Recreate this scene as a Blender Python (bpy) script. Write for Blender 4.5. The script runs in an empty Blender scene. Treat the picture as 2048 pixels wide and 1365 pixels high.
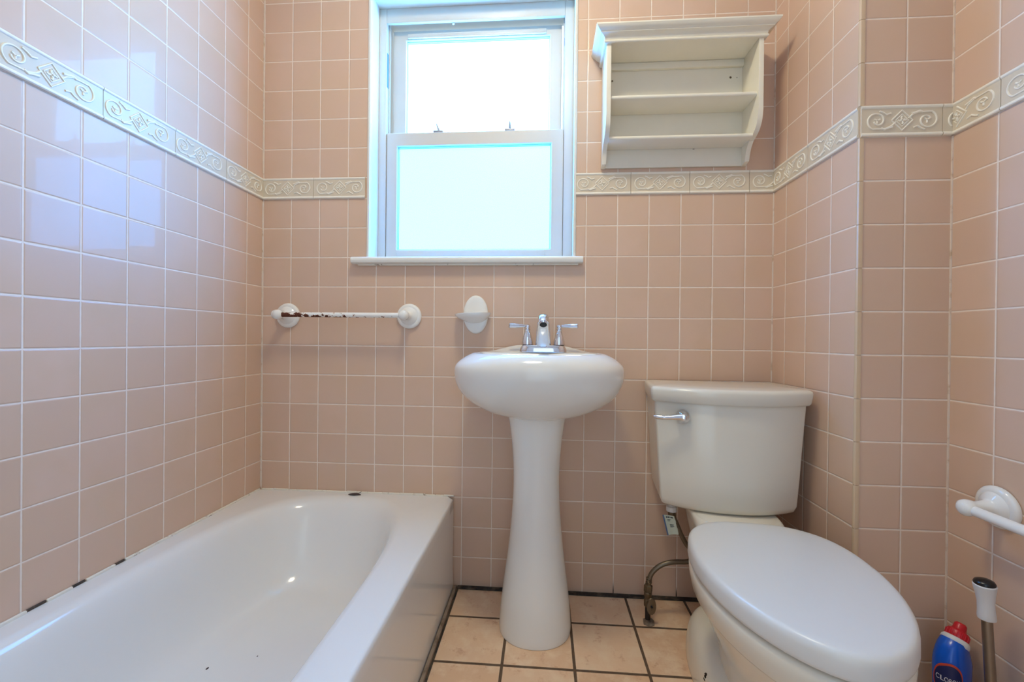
import bpy, bmesh, math, random
from mathutils import Vector, Matrix, Euler
random.seed(7)
PI = math.pi
scene = bpy.context.scene
COL = scene.collection
T = 0.108                      # wall tile pitch
BZ0, BZ1 = 1.404, 1.4804       # bottom and top of the decorative tile border
W = 1.8244                     # x of the right wall behind the toilet
YP, XR = -0.3948, 2.0395       # wall jog and the nearer right wall
YF = -1.95                     # wall behind the camera
ZC = 2.46                      # ceiling

# ------------------------------------------------------------------ helpers
def lin(c):
    c = c / 255.0
    return c / 12.92 if c <= 0.04045 else ((c + 0.055) / 1.055) ** 2.4
def rgb(r, g, b): return (lin(r), lin(g), lin(b), 1.0)

def finish(bm, name, mats, parent=None, smooth=True, angle=38, kind=None):
    """link the bmesh as one object whose origin is its own middle"""
    bmesh.ops.recalc_face_normals(bm, faces=bm.faces[:]) if smooth else None
    xs = [v.co for v in bm.verts]
    lo = Vector((min(c.x for c in xs), min(c.y for c in xs), min(c.z for c in xs)))
    hi = Vector((max(c.x for c in xs), max(c.y for c in xs), max(c.z for c in xs)))
    c = (lo + hi) / 2
    for v in bm.verts: v.co -= c
    me = bpy.data.meshes.new(name)
    bm.to_mesh(me); bm.free()
    if not isinstance(mats, (list, tuple)): mats = [mats]
    for m in mats: me.materials.append(m)
    if smooth:
        me.shade_smooth()
        me.set_sharp_from_angle(angle=math.radians(angle))
    o = bpy.data.objects.new(name, me)
    COL.objects.link(o)
    if parent is not None:
        o.parent = parent
        base = Vector((0, 0, 0)); p = parent
        while p is not None:
            base = base + Vector(p.location); p = p.parent
        o.location = c - base
    else:
        o.location = c
    if kind: o['kind'] = kind
    return o

def tag(o, label, cat, group=None):
    o['label'] = label; o['category'] = cat
    if group: o['group'] = group
    return o

def thing(name, loc, label, cat, group=None):
    o = bpy.data.objects.new(name, None)
    o.empty_display_size = 0.05
    COL.objects.link(o); o.location = loc
    return tag(o, label, cat, group)

def NB(): return bmesh.new()

def box(bm, x0, x1, y0, y1, z0, z1, bevel=0.0, seg=2, mi=0):
    vs = [bm.verts.new((x, y, z)) for x in (x0, x1) for y in (y0, y1) for z in (z0, z1)]
    idx = [(0,1,3,2),(4,6,7,5),(0,4,5,1),(2,3,7,6),(0,2,6,4),(1,5,7,3)]
    fs = [bm.faces.new([vs[i] for i in q]) for q in idx]
    for f in fs: f.material_index = mi
    bmesh.ops.recalc_face_normals(bm, faces=fs)
    if bevel > 0:
        es = list({e for f in fs for e in f.edges})
        r = bmesh.ops.bevel(bm, geom=es, offset=bevel, segments=seg, profile=0.5, affect='EDGES')
        for f in r['faces']: f.material_index = mi

def loft(bm, loops, cap0=True, cap1=True, mi=0, closed=True):
    rows = [[bm.verts.new(p) for p in L] for L in loops]
    n = len(rows[0]); fs = []
    for a, b in zip(rows, rows[1:]):
        for i in range(n if closed else n - 1):
            j = (i + 1) % n
            fs.append(bm.faces.new((a[i], a[j], b[j], b[i])))
    if cap0: fs.append(bm.faces.new(list(reversed(rows[0]))))
    if cap1: fs.append(bm.faces.new(rows[-1]))
    for f in fs: f.material_index = mi
    return rows

def frames(path):
    P = [Vector(p) for p in path]; out = []
    up = None
    for i, p in enumerate(P):
        t = (P[min(i + 1, len(P) - 1)] - P[max(i - 1, 0)]).normalized()
        if up is None:
            up = Vector((0, 0, 1)) if abs(t.z) < 0.9 else Vector((0, 1, 0))
        u = (up - t * up.dot(t)).normalized()
        up = u
        out.append((p, t, u, t.cross(u)))
    return out

def tube(bm, path, r, n=12, mi=0, flat=1.0, cap=True):
    """round bar along a path; r may be a list; flat squeezes along the first normal"""
    rs = r if isinstance(r, (list, tuple)) else [r] * len(path)
    loops = []
    for (p, t, u, w), rr in zip(frames(path), rs):
        loops.append([p + u * (rr * flat * math.cos(2*PI*k/n)) + w * (rr * math.sin(2*PI*k/n)) for k in range(n)])
    loft(bm, loops, cap, cap, mi)

def lathe(bm, prof, origin, axis, n=32, mi=0, sx=1.0, sy=1.0):
    """profile [(radius, height)] turned about axis through origin"""
    a = Vector(axis).normalized()
    u = Vector((1, 0, 0)) if abs(a.x) < 0.9 else Vector((0, 0, 1))
    u = (u - a * u.dot(a)).normalized(); w = a.cross(u); o = Vector(origin)
    loops = [[o + a*h + u*(max(r, 1e-5)*sx*math.cos(2*PI*k/n)) + w*(max(r, 1e-5)*sy*math.sin(2*PI*k/n)) for k in range(n)] for r, h in prof]
    loft(bm, loops, True, True, mi)

def catmull(pts, m=8):
    P = [Vector(p) for p in pts]; out = []
    for i in range(len(P) - 1):
        p0, p1, p2, p3 = P[max(i-1, 0)], P[i], P[i+1], P[min(i+2, len(P)-1)]
        for k in range(m):
            t = k / m
            out.append(0.5*((2*p1) + (p2-p0)*t + (2*p0-5*p1+4*p2-p3)*t*t + (3*p1-p0-3*p2+p3)*t**3))
    out.append(P[-1]); return out

def interp_rows(rows, m=4):
    """smooth in-between rows of loft parameters"""
    out = []
    for i in range(len(rows) - 1):
        r0, r1, r2, r3 = rows[max(i-1, 0)], rows[i], rows[i+1], rows[min(i+2, len(rows)-1)]
        for k in range(m):
            t = k / m
            out.append(tuple(0.5*((2*b)+(c-a)*t+(2*a-5*b+4*c-d)*t*t+(3*b-a-3*c+d)*t**3) for a, b, c, d in zip(r0, r1, r2, r3)))
    out.append(tuple(rows[-1])); return out

def sgnpow(v, e): return math.copysign(abs(v) ** e, v)

# ------------------------------------------------------------------ materials
class NT:
    def __init__(self, name):
        self.m = bpy.data.materials.new(name); self.m.use_nodes = True
        self.t = self.m.node_tree; self.n = self.t.nodes; self.l = self.t.links
        self.b = self.n['Principled BSDF']
    def node(self, typ, **kw):
        x = self.n.new(typ)
        for k, v in kw.items(): setattr(x, k, v)
        return x
    def set(self, sock, v):
        if hasattr(v, 'is_linked') or isinstance(v, bpy.types.NodeSocket): self.l.new(v, sock)
        else: sock.default_value = v
    def math(self, op, a, b=None, c=None):
        x = self.node('ShaderNodeMath', operation=op)
        self.set(x.inputs[0], a)
        if b is not None: self.set(x.inputs[1], b)
        if c is not None: self.set(x.inputs[2], c)
        return x.outputs[0]
    def smooth(self, v, a, b):
        x = self.node('ShaderNodeMapRange', interpolation_type='SMOOTHSTEP')
        self.set(x.inputs['Value'], v); x.inputs['From Min'].default_value = a; x.inputs['From Max'].default_value = b
        return x.outputs['Result']
    def mix(self, f, a, b, blend='MIX'):
        x = self.node('ShaderNodeMix', data_type='RGBA', blend_type=blend)
        self.set(x.inputs[0], f); self.set(x.inputs[6], a); self.set(x.inputs[7], b)
        return x.outputs[2]
    def noise(self, vec, scale, detail=3, rough=0.5):
        x = self.node('ShaderNodeTexNoise'); x.inputs['Scale'].default_value = scale
        x.inputs['Detail'].default_value = detail; x.inputs['Roughness'].default_value = rough
        if vec is not None: self.l.new(vec, x.inputs['Vector'])
        return x.outputs['Fac']
    def coord(self, which='Object'):
        return self.node('ShaderNodeTexCoord').outputs[which]
    def position(self): return self.node('ShaderNodeNewGeometry').outputs['Position']
    def sep(self, v):
        x = self.node('ShaderNodeSeparateXYZ'); self.l.new(v, x.inputs[0]); return x.outputs
    def comb(self, a, b, c=0.0):
        x = self.node('ShaderNodeCombineXYZ')
        for i, v in enumerate((a, b, c)): self.set(x.inputs[i], v)
        return x.outputs[0]
    def bump(self, h, strength, dist, normal=None):
        x = self.node('ShaderNodeBump'); x.inputs['Strength'].default_value = strength
        x.inputs['Distance'].default_value = dist; self.l.new(h, x.inputs['Height'])
        if normal is not None: self.l.new(normal, x.inputs['Normal'])
        return x.outputs[0]

def plain(name, color, rough=0.4, metal=0.0, ior=1.5, var=0.03, nscale=30, bump=0.0, coat=0.0):
    k = NT(name)
    pos = k.coord('Object')
    f = k.noise(pos, nscale, 4)
    dark = tuple(c * (1 - var) for c in color[:3]) + (1,)
    lite = tuple(min(1, c * (1 + var)) for c in color[:3]) + (1,)
    k.set(k.b.inputs['Base Color'], k.mix(f, dark, lite))
    k.b.inputs['Roughness'].default_value = rough
    k.b.inputs['Metallic'].default_value = metal
    k.b.inputs['IOR'].default_value = ior
    if coat: k.b.inputs['Coat Weight'].default_value = coat; k.b.inputs['Coat Roughness'].default_value = 0.05
    if bump:
        k.set(k.b.inputs['Normal'], k.bump(k.noise(pos, nscale * 4, 3), bump, 0.001))
    return k.m

def emit(name, color, strength, grain=0.0):
    k = NT(name)
    k.b.inputs['Base Color'].default_value = (0.06, 0.07, 0.08, 1)
    k.b.inputs['Roughness'].default_value = 0.35
    if grain:
        v = k.noise(k.coord('Object'), 420, 2, 0.6)
        f = k.smooth(v, 0.3, 0.7)
        k.set(k.b.inputs['Emission Color'], k.mix(f, tuple(c*(1-grain) for c in color[:3])+(1,), tuple(c*(1+grain) for c in color[:3])+(1,)))
    else:
        k.b.inputs['Emission Color'].default_value = color
    k.b.inputs['Emission Strength'].default_value = strength
    return k.m

def wall_tile():
    k = NT('glazed_pink_wall_tile')
    uv = k.coord('UV'); s = k.sep(uv)
    U = k.math('DIVIDE', s[0], T); V = k.math('DIVIDE', s[1], T)
    fu = k.math('FRACT', U); fv = k.math('FRACT', V)
    du = k.math('MULTIPLY', k.math('MINIMUM', fu, k.math('SUBTRACT', 1.0, fu)), T)
    dv = k.math('MULTIPLY', k.math('MINIMUM', fv, k.math('SUBTRACT', 1.0, fv)), T)
    wob = k.math('MULTIPLY', k.math('SUBTRACT', k.noise(k.position(), 60, 3), 0.5), 0.0011)
    d = k.math('ADD', k.math('MINIMUM', du, dv), wob)
    tile = k.smooth(d, 0.0011, 0.0019)
    # one shade and one tiny tilt for every tile
    cell = k.comb(k.math('FLOOR', U), k.math('FLOOR', V), 3.0)
    wn = k.node('ShaderNodeTexWhiteNoise', noise_dimensions='3D'); k.l.new(cell, wn.inputs['Vector'])
    base = k.mix(wn.outputs['Value'], rgb(206, 175, 153), rgb(213, 182, 160))
    base = k.mix(k.smooth(k.noise(k.position(), 7, 3), 0.35, 0.7), base, rgb(208, 177, 152))
    gro = k.mix(k.noise(k.position(), 45, 4), rgb(225, 208, 192), rgb(240, 228, 215))
    # old brown dirt in the lowest joints and here and there
    z = k.sep(k.position())[2]
    low = k.math('MULTIPLY', k.math('SUBTRACT', 1.0, k.smooth(z, 0.012, 0.055)), k.smooth(k.noise(k.position(), 9, 3), 0.42, 0.5))
    gro = k.mix(low, gro, rgb(52, 40, 32))
    spots = k.smooth(k.noise(k.position(), 16, 5, 0.7), 0.70, 0.76)
    gro = k.mix(spots, gro, rgb(158, 122, 84))
    k.set(k.b.inputs['Base Color'], k.mix(tile, gro, base))
    k.set(k.b.inputs['Roughness'], k.math('MULTIPLY_ADD', tile, -0.30, 0.66))
    k.b.inputs['IOR'].default_value = 1.36
    k.set(k.b.inputs['Coat Weight'], k.math('MULTIPLY', tile, 0.24)); k.b.inputs['Coat Roughness'].default_value = 0.025; k.b.inputs['Coat IOR'].default_value = 1.42
    # tilt
    g = k.node('ShaderNodeNewGeometry')
    sub = k.node('ShaderNodeVectorMath', operation='SUBTRACT'); k.l.new(wn.outputs['Color'], sub.inputs[0]); sub.inputs[1].default_value = (0.5, 0.5, 0.5)
    mul = k.node('ShaderNodeVectorMath', operation='SCALE'); k.l.new(sub.outputs[0], mul.inputs[0]); mul.inputs['Scale'].default_value = 0.028
    add = k.node('ShaderNodeVectorMath', operation='ADD'); k.l.new(g.outputs['Normal'], add.inputs[0]); k.l.new(mul.outputs[0], add.inputs[1])
    nor = k.node('ShaderNodeVectorMath', operation='NORMALIZE'); k.l.new(add.outputs[0], nor.inputs[0])
    h = k.smooth(d, 0.0004, 0.0042)
    wav = k.math('MULTIPLY', k.noise(k.position(), 14, 2), 0.10)
    nb_ = k.bump(k.math('ADD', h, wav), 0.55, 0.0016, nor.outputs[0])
    k.set(k.b.inputs['Normal'], nb_); k.set(k.b.inputs['Coat Normal'], nb_)
    return k.m

def floor_tile():
    k = NT('tan_floor_tile')
    p = k.position(); s = k.sep(p)
    PX, PY = 0.1985, 0.194
    U = k.math('DIVIDE', k.math('SUBTRACT', s[0], 0.942), PX)
    V = k.math('DIVIDE', k.math('ADD', s[1], 0.162), PY)
    fu = k.math('FRACT', U); fv = k.math('FRACT', V)
    du = k.math('MULTIPLY', k.math('MINIMUM', fu, k.math('SUBTRACT', 1.0, fu)), PX)
    dv = k.math('MULTIPLY', k.math('MINIMUM', fv, k.math('SUBTRACT', 1.0, fv)), PY)
    wob = k.math('MULTIPLY', k.math('SUBTRACT', k.noise(p, 40, 3), 0.5), 0.0016)
    d = k.math('ADD', k.math('MINIMUM', du, dv), wob)
    tile = k.smooth(d, 0.0034, 0.0048)
    cell = k.comb(k.math('FLOOR', U), k.math('FLOOR', V), 1.0)
    wn = k.node('ShaderNodeTexWhiteNoise', noise_dimensions='3D'); k.l.new(cell, wn.inputs['Vector'])
    a = k.mix(wn.outputs['Value'], rgb(222, 184, 148), rgb(232, 198, 164))
    a = k.mix(k.smooth(k.noise(p, 16, 6, 0.65), 0.42, 0.68), a, rgb(236, 208, 176))
    a = k.mix(k.smooth(k.noise(p, 24, 5, 0.7), 0.55, 0.72), a, rgb(206, 160, 126))
    gro = k.mix(k.noise(p, 60, 4), rgb(70, 54, 42), rgb(112, 90, 70))
    k.set(k.b.inputs['Base Color'], k.mix(tile, gro, a))
    k.set(k.b.inputs['Roughness'], k.math('MULTIPLY_ADD', tile, -0.42, 0.85))
    h = k.math('ADD', k.smooth(d, 0.001, 0.006), k.math('MULTIPLY', k.noise(p, 50, 4), 0.15))
    k.set(k.b.inputs['Normal'], k.bump(h, 0.5, 0.002))
    return k.m

def grime(name, clean, dirty, scale, lo, hi, rough=0.5):
    k = NT(name)
    f = k.smooth(k.noise(k.position(), scale, 5, 0.65), lo, hi)
    k.set(k.b.inputs['Base Color'], k.mix(f, clean, dirty))
    k.b.inputs['Roughness'].default_value = rough
    return k.m

def rusty_bar():
    k = NT('white_paint_with_rust')
    p = k.position(); s = k.sep(p)
    n = k.noise(p, 62, 5, 0.6)
    # rust thins out along the bar and keeps to its lower half
    along = k.math('MULTIPLY', k.math('SUBTRACT', s[0], 0.09), 0.62)
    low = k.math('MULTIPLY', k.math('SUBTRACT', s[2], 0.966), 9.0)
    v = k.math('SUBTRACT', n, k.math('ADD', along, low))
    f = k.smooth(v, 0.33, 0.36)
    halo = k.smooth(v, 0.30, 0.36)
    c = k.mix(halo, rgb(236, 234, 228), rgb(196, 150, 104))
    c = k.mix(f, c, k.mix(k.noise(p, 180, 3), rgb(52, 22, 14), rgb(112, 56, 30)))
    k.set(k.b.inputs['Base Color'], c)
    k.set(k.b.inputs['Roughness'], k.math('MULTIPLY_ADD', f, 0.55, 0.3))
    return k.m

M_TILE = wall_tile()
M_FLOOR = floor_tile()
M_BORDER = plain('cream_border_tile', rgb(210, 196, 174), 0.26, var=0.05, ior=1.36)
M_RELIEF = plain('pale_raised_relief', rgb(236, 229, 214), 0.26, var=0.03, ior=1.36)
M_TUB = plain('white_tub_enamel', rgb(226, 224, 220), 0.12, var=0.015, nscale=8, ior=1.52)
M_SINK = plain('white_vitreous_china', rgb(228, 226, 220), 0.1, var=0.01, nscale=8, ior=1.52)
M_TOILET = plain('bone_vitreous_china', rgb(220, 214, 200), 0.13, var=0.012, nscale=8, ior=1.52)
M_SEAT = plain('white_seat_plastic', rgb(214, 213, 210), 0.3, var=0.01)
M_CER = plain('white_glazed_ceramic', rgb(232, 230, 224), 0.14, var=0.02)
M_PAINT = plain('white_gloss_paint', rgb(226, 224, 216), 0.38, var=0.03, nscale=14, bump=0.12)
M_SHELF = plain('old_white_shelf_paint', rgb(228, 222, 206), 0.42, var=0.035, nscale=18, bump=0.1)
M_VINYL = plain('white_window_vinyl', rgb(206, 202, 194), 0.4, var=0.02)
M_LATCH = plain('grey_latch_metal', rgb(150, 156, 168), 0.4, metal=0.3)
M_GASKET = plain('blue_grey_gasket', rgb(96, 128, 158), 0.6)
M_CHROME = plain('polished_chrome', rgb(225, 225, 228), 0.07, metal=1.0, var=0.02)
M_STEEL = plain('dull_braided_steel', rgb(120, 108, 92), 0.42, metal=0.85, var=0.2, nscale=220)
M_BRASS = plain('tarnished_brass', rgb(112, 96, 74), 0.45, metal=0.7, var=0.25, nscale=90)
M_PIPE = plain('dark_iron_pipe', rgb(44, 36, 30), 0.55, metal=0.4, var=0.2)
M_DARK = plain('black_hole', rgb(22, 20, 20), 0.6)
M_BLACK = plain('black_plastic', rgb(20, 20, 22), 0.25)
M_WPLAS = plain('white_plastic', rgb(214, 212, 210), 0.4)
M_BLUE = plain('blue_bottle_plastic', rgb(8, 84, 190), 0.22, var=0.04)
M_RED = plain('red_cap_plastic', rgb(190, 20, 34), 0.35)
M_NAVY = plain('navy_label_print', rgb(24, 34, 84), 0.4)
M_ORANGE = plain('red_label_rim', rgb(196, 70, 48), 0.4)
M_LABELW = plain('white_label_print', rgb(225, 225, 228), 0.4)
M_TAG = plain('pale_green_tag_paper', rgb(206, 214, 196), 0.7)
M_TAGB = plain('blue_tag_edge', rgb(96, 118, 158), 0.6)
M_INK = plain('dark_ink', rgb(52, 60, 66), 0.7)
M_CAULK = grime('stained_caulk', rgb(228, 222, 208), rgb(120, 88, 58), 34, 0.58, 0.70)
M_CAULKD = grime('mould_gap', rgb(58, 50, 44), rgb(96, 80, 64), 40, 0.4, 0.7, 0.8)
M_STRIP = grime('grey_brown_tub_strip', rgb(150, 134, 118), rgb(104, 86, 70), 20, 0.4, 0.65)
M_WGROUT = grime('black_floor_joint', rgb(46, 40, 36), rgb(88, 76, 62), 30, 0.42, 0.66, 0.85)
M_RUST = rusty_bar()
M_LEAF = plain('dark_brown_scrap', rgb(62, 48, 48), 0.7, var=0.2, nscale=120)
M_CEIL = plain('white_ceiling_paint', rgb(232, 228, 220), 0.8)
M_WALLP = plain('cream_wall_paint', rgb(214, 210, 204), 0.7)
M_UPPER = emit('bright_frosted_glass', (0.12, 0.47, 1.0, 1), 24.0)
M_LOWER = emit('pebbled_frosted_glass', (0.0365, 0.34, 1.0, 1), 19.0, 0.10)
M_LAMP = emit('lit_opal_glass', (1.0, 0.89, 0.62, 1), 57.0)

# ------------------------------------------------------------------ room shell
def uvface(bm, uvl, pts, uvs, mi=0):
    f = bm.faces.new([bm.verts.new(p) for p in pts]); f.material_index = mi
    for lp, uv in zip(f.loops, uvs): lp[uvl].uv = uv

def vspans(z0, z1):
    """split a wall height at the border so both courses start on a whole tile"""
    out = []
    if z0 < BZ1 - 0.03: out.append((z0, min(z1, BZ1 - 0.03), 0.0))
    if z1 > BZ1 - 0.03: out.append((max(z0, BZ1 - 0.03), z1, BZ1))
    return out

def wallquad(bm, uvl, a, b, ua, ub, z0, z1):
    for s, e, o in vspans(z0, z1):
        uvface(bm, uvl, [(a[0], a[1], s), (b[0], b[1], s), (b[0], b[1], e), (a[0], a[1], e)],
               [(ua, s - o), (ub, s - o), (ub, e - o), (ua, e - o)])

WX0, WX1, WZ0, WZ1 = 0.405, 1.151, 1.168, 2.157       # window opening
UB = -0.1119                                            # first joint of the back wall
bm = NB(); uvl = bm.loops.layers.uv.new('UVMap')
def bq(x0, x1, z0, z1): wallquad(bm, uvl, (x0, 0), (x1, 0), x0 + UB, x1 + UB, z0, z1)
bq(0, WX0, 0, ZC); bq(WX1, W, 0, ZC); bq(WX0, WX1, 0, WZ0); bq(WX0, WX1, WZ1, ZC)
box(bm, -0.05, WX0 - 0.001, 0.004, 0.2, 0, ZC); box(bm, WX1 + 0.001, W + 0.3, 0.004, 0.2, 0, ZC)
box(bm, WX0 - 0.001, WX1 + 0.001, 0.004, 0.2, 0, WZ0 - 0.001); box(bm, WX0 - 0.001, WX1 + 0.001, 0.004, 0.2, WZ1 + 0.001, ZC)
finish(bm, 'wall_back', M_TILE, smooth=False, kind='structure')

bm = NB(); uvl = bm.loops.layers.uv.new('UVMap')
wallquad(bm, uvl, (0, YF), (0, 0), YF + 0.0834, 0.0834, 0, ZC)
box(bm, -0.12, -0.004, YF, 0.0, 0, ZC)
finish(bm, 'wall_left', M_TILE, smooth=False, kind='structure')

bm = NB(); uvl = bm.loops.layers.uv.new('UVMap')
wallquad(bm, uvl, (W, 0), (W, YP), 0.0758 * -1, 0.3948 - 0.0758, 0, ZC)
box(bm, W + 0.004, W + 0.05, YP + 0.004, 0.0, 0, ZC)
finish(bm, 'wall_niche', M_TILE, smooth=False, kind='structure')
bm = NB(); uvl = bm.loops.layers.uv.new('UVMap')
wallquad(bm, uvl, (W, YP), (XR, YP), 0.0005, 0.2156, 0, ZC)
box(bm, W + 0.051, XR, YP + 0.004, 0.0, 0, ZC)
finish(bm, 'wall_jog', M_TILE, smooth=False, kind='structure')
bm = NB(); uvl = bm.loops.layers.uv.new('UVMap')
wallquad(bm, uvl, (XR, YP), (XR, YF), 0.002, 0.002 - YF + YP, 0, ZC)
box(bm, XR + 0.004, XR + 0.12, YF, 0.0, 0, ZC)
finish(bm, 'wall_right', M_TILE, smooth=False, kind='structure')

bm = NB()      # wall behind the camera; unseen doorway added to let in cool fill light
DX0, DX1, DZ = 0.77, 1.37, 2.05
box(bm, -0.1, DX0, YF - 0.1, YF, 0, ZC); box(bm, DX1, XR + 0.1, YF - 0.1, YF, 0, ZC); box(bm, DX0, DX1, YF - 0.1, YF, DZ, ZC)
finish(bm, 'wall_front', M_WALLP, smooth=False, kind='structure')
bm = NB(); box(bm, -0.1, XR + 0.1, YF - 0.1, 0.2, ZC, ZC + 0.08)
finish(bm, 'ceiling', M_CEIL, smooth=False, kind='structure')
bm = NB(); box(bm, -0.1, XR + 0.1, YF - 0.1, 0.2, -0.08, 0)
finish(bm, 'floor', M_FLOOR, smooth=False, kind='structure')

# ---- decorative border: raised rails, scrolls and a diamond on every border tile
def scroll2d(sign, cx, cz):
    """one S-shaped vine: a big loop that curls inwards and a tail that runs to the diamond"""
    pts = []
    for i in range(30):
        t = i / 29
        a = -0.35 * PI + t * 2.25 * PI
        r = 0.0245 * (1 - 0.68 * t)
        pts.append((cx + sign * r * math.cos(PI - a), cz + sign * r * math.sin(PI - a) * 0.95))
    tail = [(cx + sign * 0.043, cz - sign * 0.004), (cx + sign * 0.034, cz - sign * 0.013), (cx + sign * 0.020, cz - sign * 0.0195)]
    tail = tail[:2] + [(pts[0][0] + sign * 0.012, pts[0][1] - sign * 0.002)] if False else tail
    return tail + pts

def border_strip(name, p0, p1, inward, joints, plen=0.198):
    """p0->p1 along the wall, inward = unit normal into the room, joints = distances of tile joints"""
    p0 = Vector((p0[0], p0[1], 0)); p1 = Vector((p1[0], p1[1], 0))
    L = (p1 - p0).length; d = (p1 - p0).normalized(); n = Vector((inward[0], inward[1], 0))
    def P(u, z, h): return p0 + d * u + n * h + Vector((0, 0, z))
    bm = NB()
    cuts = sorted(set([0.0, L] + [j for j in joints if 0 < j < L]))
    H0, H1 = 0.0005, 0.0045
    for a, b in zip(cuts, cuts[1:]):
        a2, b2 = a + 0.0007, b - 0.0007
        if a == 0: a2 = 0.0006
        if b == L: b2 = L - 0.0006
        if b2 - a2 < 0.004: continue
        prof = [(BZ0, H0), (BZ0, H1), (BZ0+0.002, H1+0.0022), (BZ0+0.0045, H1+0.0026), (BZ0+0.007, H1+0.0018), (BZ0+0.0085, H1),
                (BZ1-0.0085, H1), (BZ1-0.007, H1+0.0018), (BZ1-0.0045, H1+0.0026), (BZ1-0.002, H1+0.0022), (BZ1, H1), (BZ1, H0)]
        nf0 = len(bm.faces)
        loft(bm, [[P(a2, z, h) for z, h in prof], [P(b2, z, h) for z, h in prof]], True, True)
        bm.faces.ensure_lookup_table()
        for f in bm.faces[nf0:]:
            zm = f.calc_center_median().z
            if (zm < BZ0 + 0.0086 or zm > BZ1 - 0.0086) and len(f.verts) == 4: f.material_index = 1
    # relief
    first = min(joints) - plen
    zc = (BZ0 + BZ1) / 2
    k0 = -2
    starts = [first + plen * i for i in range(-1, int(L / plen) + 3)]
    def relief(path, r):
        run = []
        for u, z in path:
            if 0.004 < u < L - 0.004: run.append(P(u, z, H1 + 0.0003))
            else:
                if len(run) > 2: tube(bm, run, r*1.3, 6, 1)
                run = []
        if len(run) > 2: tube(bm, run, r*1.3, 6, 1)
    for s in starts:
        if s > L or s + plen < 0: continue
        c = s + plen / 2
        relief([(u, z) for u, z in scroll2d(1, s + 0.036, zc)], 0.0016)
        relief([(u, z) for u, z in scroll2d(-1, s + plen - 0.036, zc)], 0.0016)
        for q, rr in ((0.0245, 0.0014), (0.015, 0.001)):
            rim = [(c - q, zc), (c - q/2, zc + q/2), (c, zc + q), (c + q/2, zc + q/2), (c + q, zc), (c + q/2, zc - q/2), (c, zc - q), (c - q/2, zc - q/2), (c - q, zc)]
            relief(rim, rr)
        for sg in (1, -1):     # leaves beside the diamond, one above and one below
            relief([(c + sg*0.022, zc + sg*0.016), (c + sg*0.032, zc + sg*0.0185), (c + sg*0.041, zc + sg*0.022), (c + sg*0.048, zc + sg*0.0185)], 0.0022)
            relief([(c + sg*0.026, zc - sg*0.018), (c + sg*0.036, zc - sg*0.0145), (c + sg*0.044, zc - sg*0.020), (c + sg*0.052, zc - sg*0.023)], 0.0018)
        for k in range(4):     # four petals inside the diamond
            a = k * PI / 2
            relief([(c + 0.002*math.cos(a), zc + 0.002*math.sin(a)), (c + 0.006*math.cos(a+.3), zc + 0.006*math.sin(a+.3)), (c + 0.010*math.cos(a), zc + 0.010*math.sin(a))], 0.0019)
        for sg, cx in ((1, s + 0.036), (-1, s + plen - 0.036)):   # flower in the middle of the loop
            for k in range(3):
                a = k * 2 * PI / 3 + 0.5
                relief([(cx + 0.001*math.cos(a), zc + 0.001*math.sin(a)), (cx + 0.004*math.cos(a), zc + 0.004*math.sin(a)), (cx + 0.0075*math.cos(a), zc + 0.0075*math.sin(a))], 0.0016)
    return finish(bm, name, [M_BORDER, M_RELIEF], kind='structure')

border_strip('trim_1', (0, YF), (0, 0), (1, 0), [(-YF) - y for y in (0.189, 0.383, 0.581, 0.779, 0.977, 1.175, 1.373)], 0.196)
border_strip('trim_2', (0, 0), (WX0 - 0.012, 0), (0, -1), [0.198, 0.3955])
border_strip('trim_3', (WX1 + 0.002, 0), (W, 0), (0, -1), [0.191, 0.390, 0.588])
border_strip('trim_4', (W, 0), (W, YP), (-1, 0), [0.194])
border_strip('trim_5', (W, YP), (XR, YP), (0, -1), [0.1875], 0.187)
border_strip('trim_6', (XR, YP), (XR, YF), (-1, 0), [0.114, 0.312, 0.51, 0.708])

# ---- joints and caulk
bm = NB()
box(bm, 0.748, W, -0.016, -0.0002, 0.0002, 0.006)
finish(bm, 'trim_7', M_WGROUT, smooth=False, kind='structure')     # black joint between floor and back wall
bm = NB()
box(bm, 0.7385, 0.748, -1.52, -0.016, 0.0002, 0.016, 0.002)
box(bm, 0.748, 0.7535, -1.52, -0.016, 0.0002, 0.003, mi=1)
finish(bm, 'trim_8', [M_STRIP, M_WGROUT], kind='structure')       # strip along the foot of the tub
bm = NB(); box(bm, W - 0.006, W - 0.0002, YP, -0.016, 0.0002, 0.006); box(bm, W - .006, XR - .006, YP - 0.006, YP - 0.0002, 0.0002, 0.006)
box(bm, XR - 0.006, XR - 0.0002, YF, YP - 0.006, 0.0002, 0.006)
finish(bm, 'trim_9', M_WGROUT, smooth=False, kind='structure')
bm = NB()      # ragged caulk between tub and the tiles behind
x = 0.008
while x < 0.73:
    w = random.uniform(0.03, 0.08); x1 = min(x + w, 0.732)
    dark = random.random() < 0.10
    box(bm, x, x1 - 0.0004, -random.uniform(0.006, 0.009), -0.0004, 0.3265, 0.3265 + random.uniform(0.004, 0.0065), 0.0012, 1, 1 if dark and w < 0.05 else 0)
    x = x1
y = -0.01
gaps = [(-0.640, -0.612), (-0.545, -0.520), (-0.725, -0.690)]
while y > -1.5:
    w = random.uniform(0.03, 0.07); y1 = y - w
    for a, b in gaps:
        if y1 < b and y > b: y1 = b
    mi = 0
    for a, b in gaps:
        if abs(y - b) < 1e-6: y1 = a; mi = 1
    box(bm, 0.0004, 0.0065 if mi == 0 else 0.004, y1 + 0.0008, y, 0.3265, 0.3325, 0.001, 1, mi)
    y = y1
finish(bm, 'trim_10', [M_CAULK, M_CAULKD], kind='structure')
bm = NB()      # corner joint of the tub alcove, cracked and brown in places
z = 0.335
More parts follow.
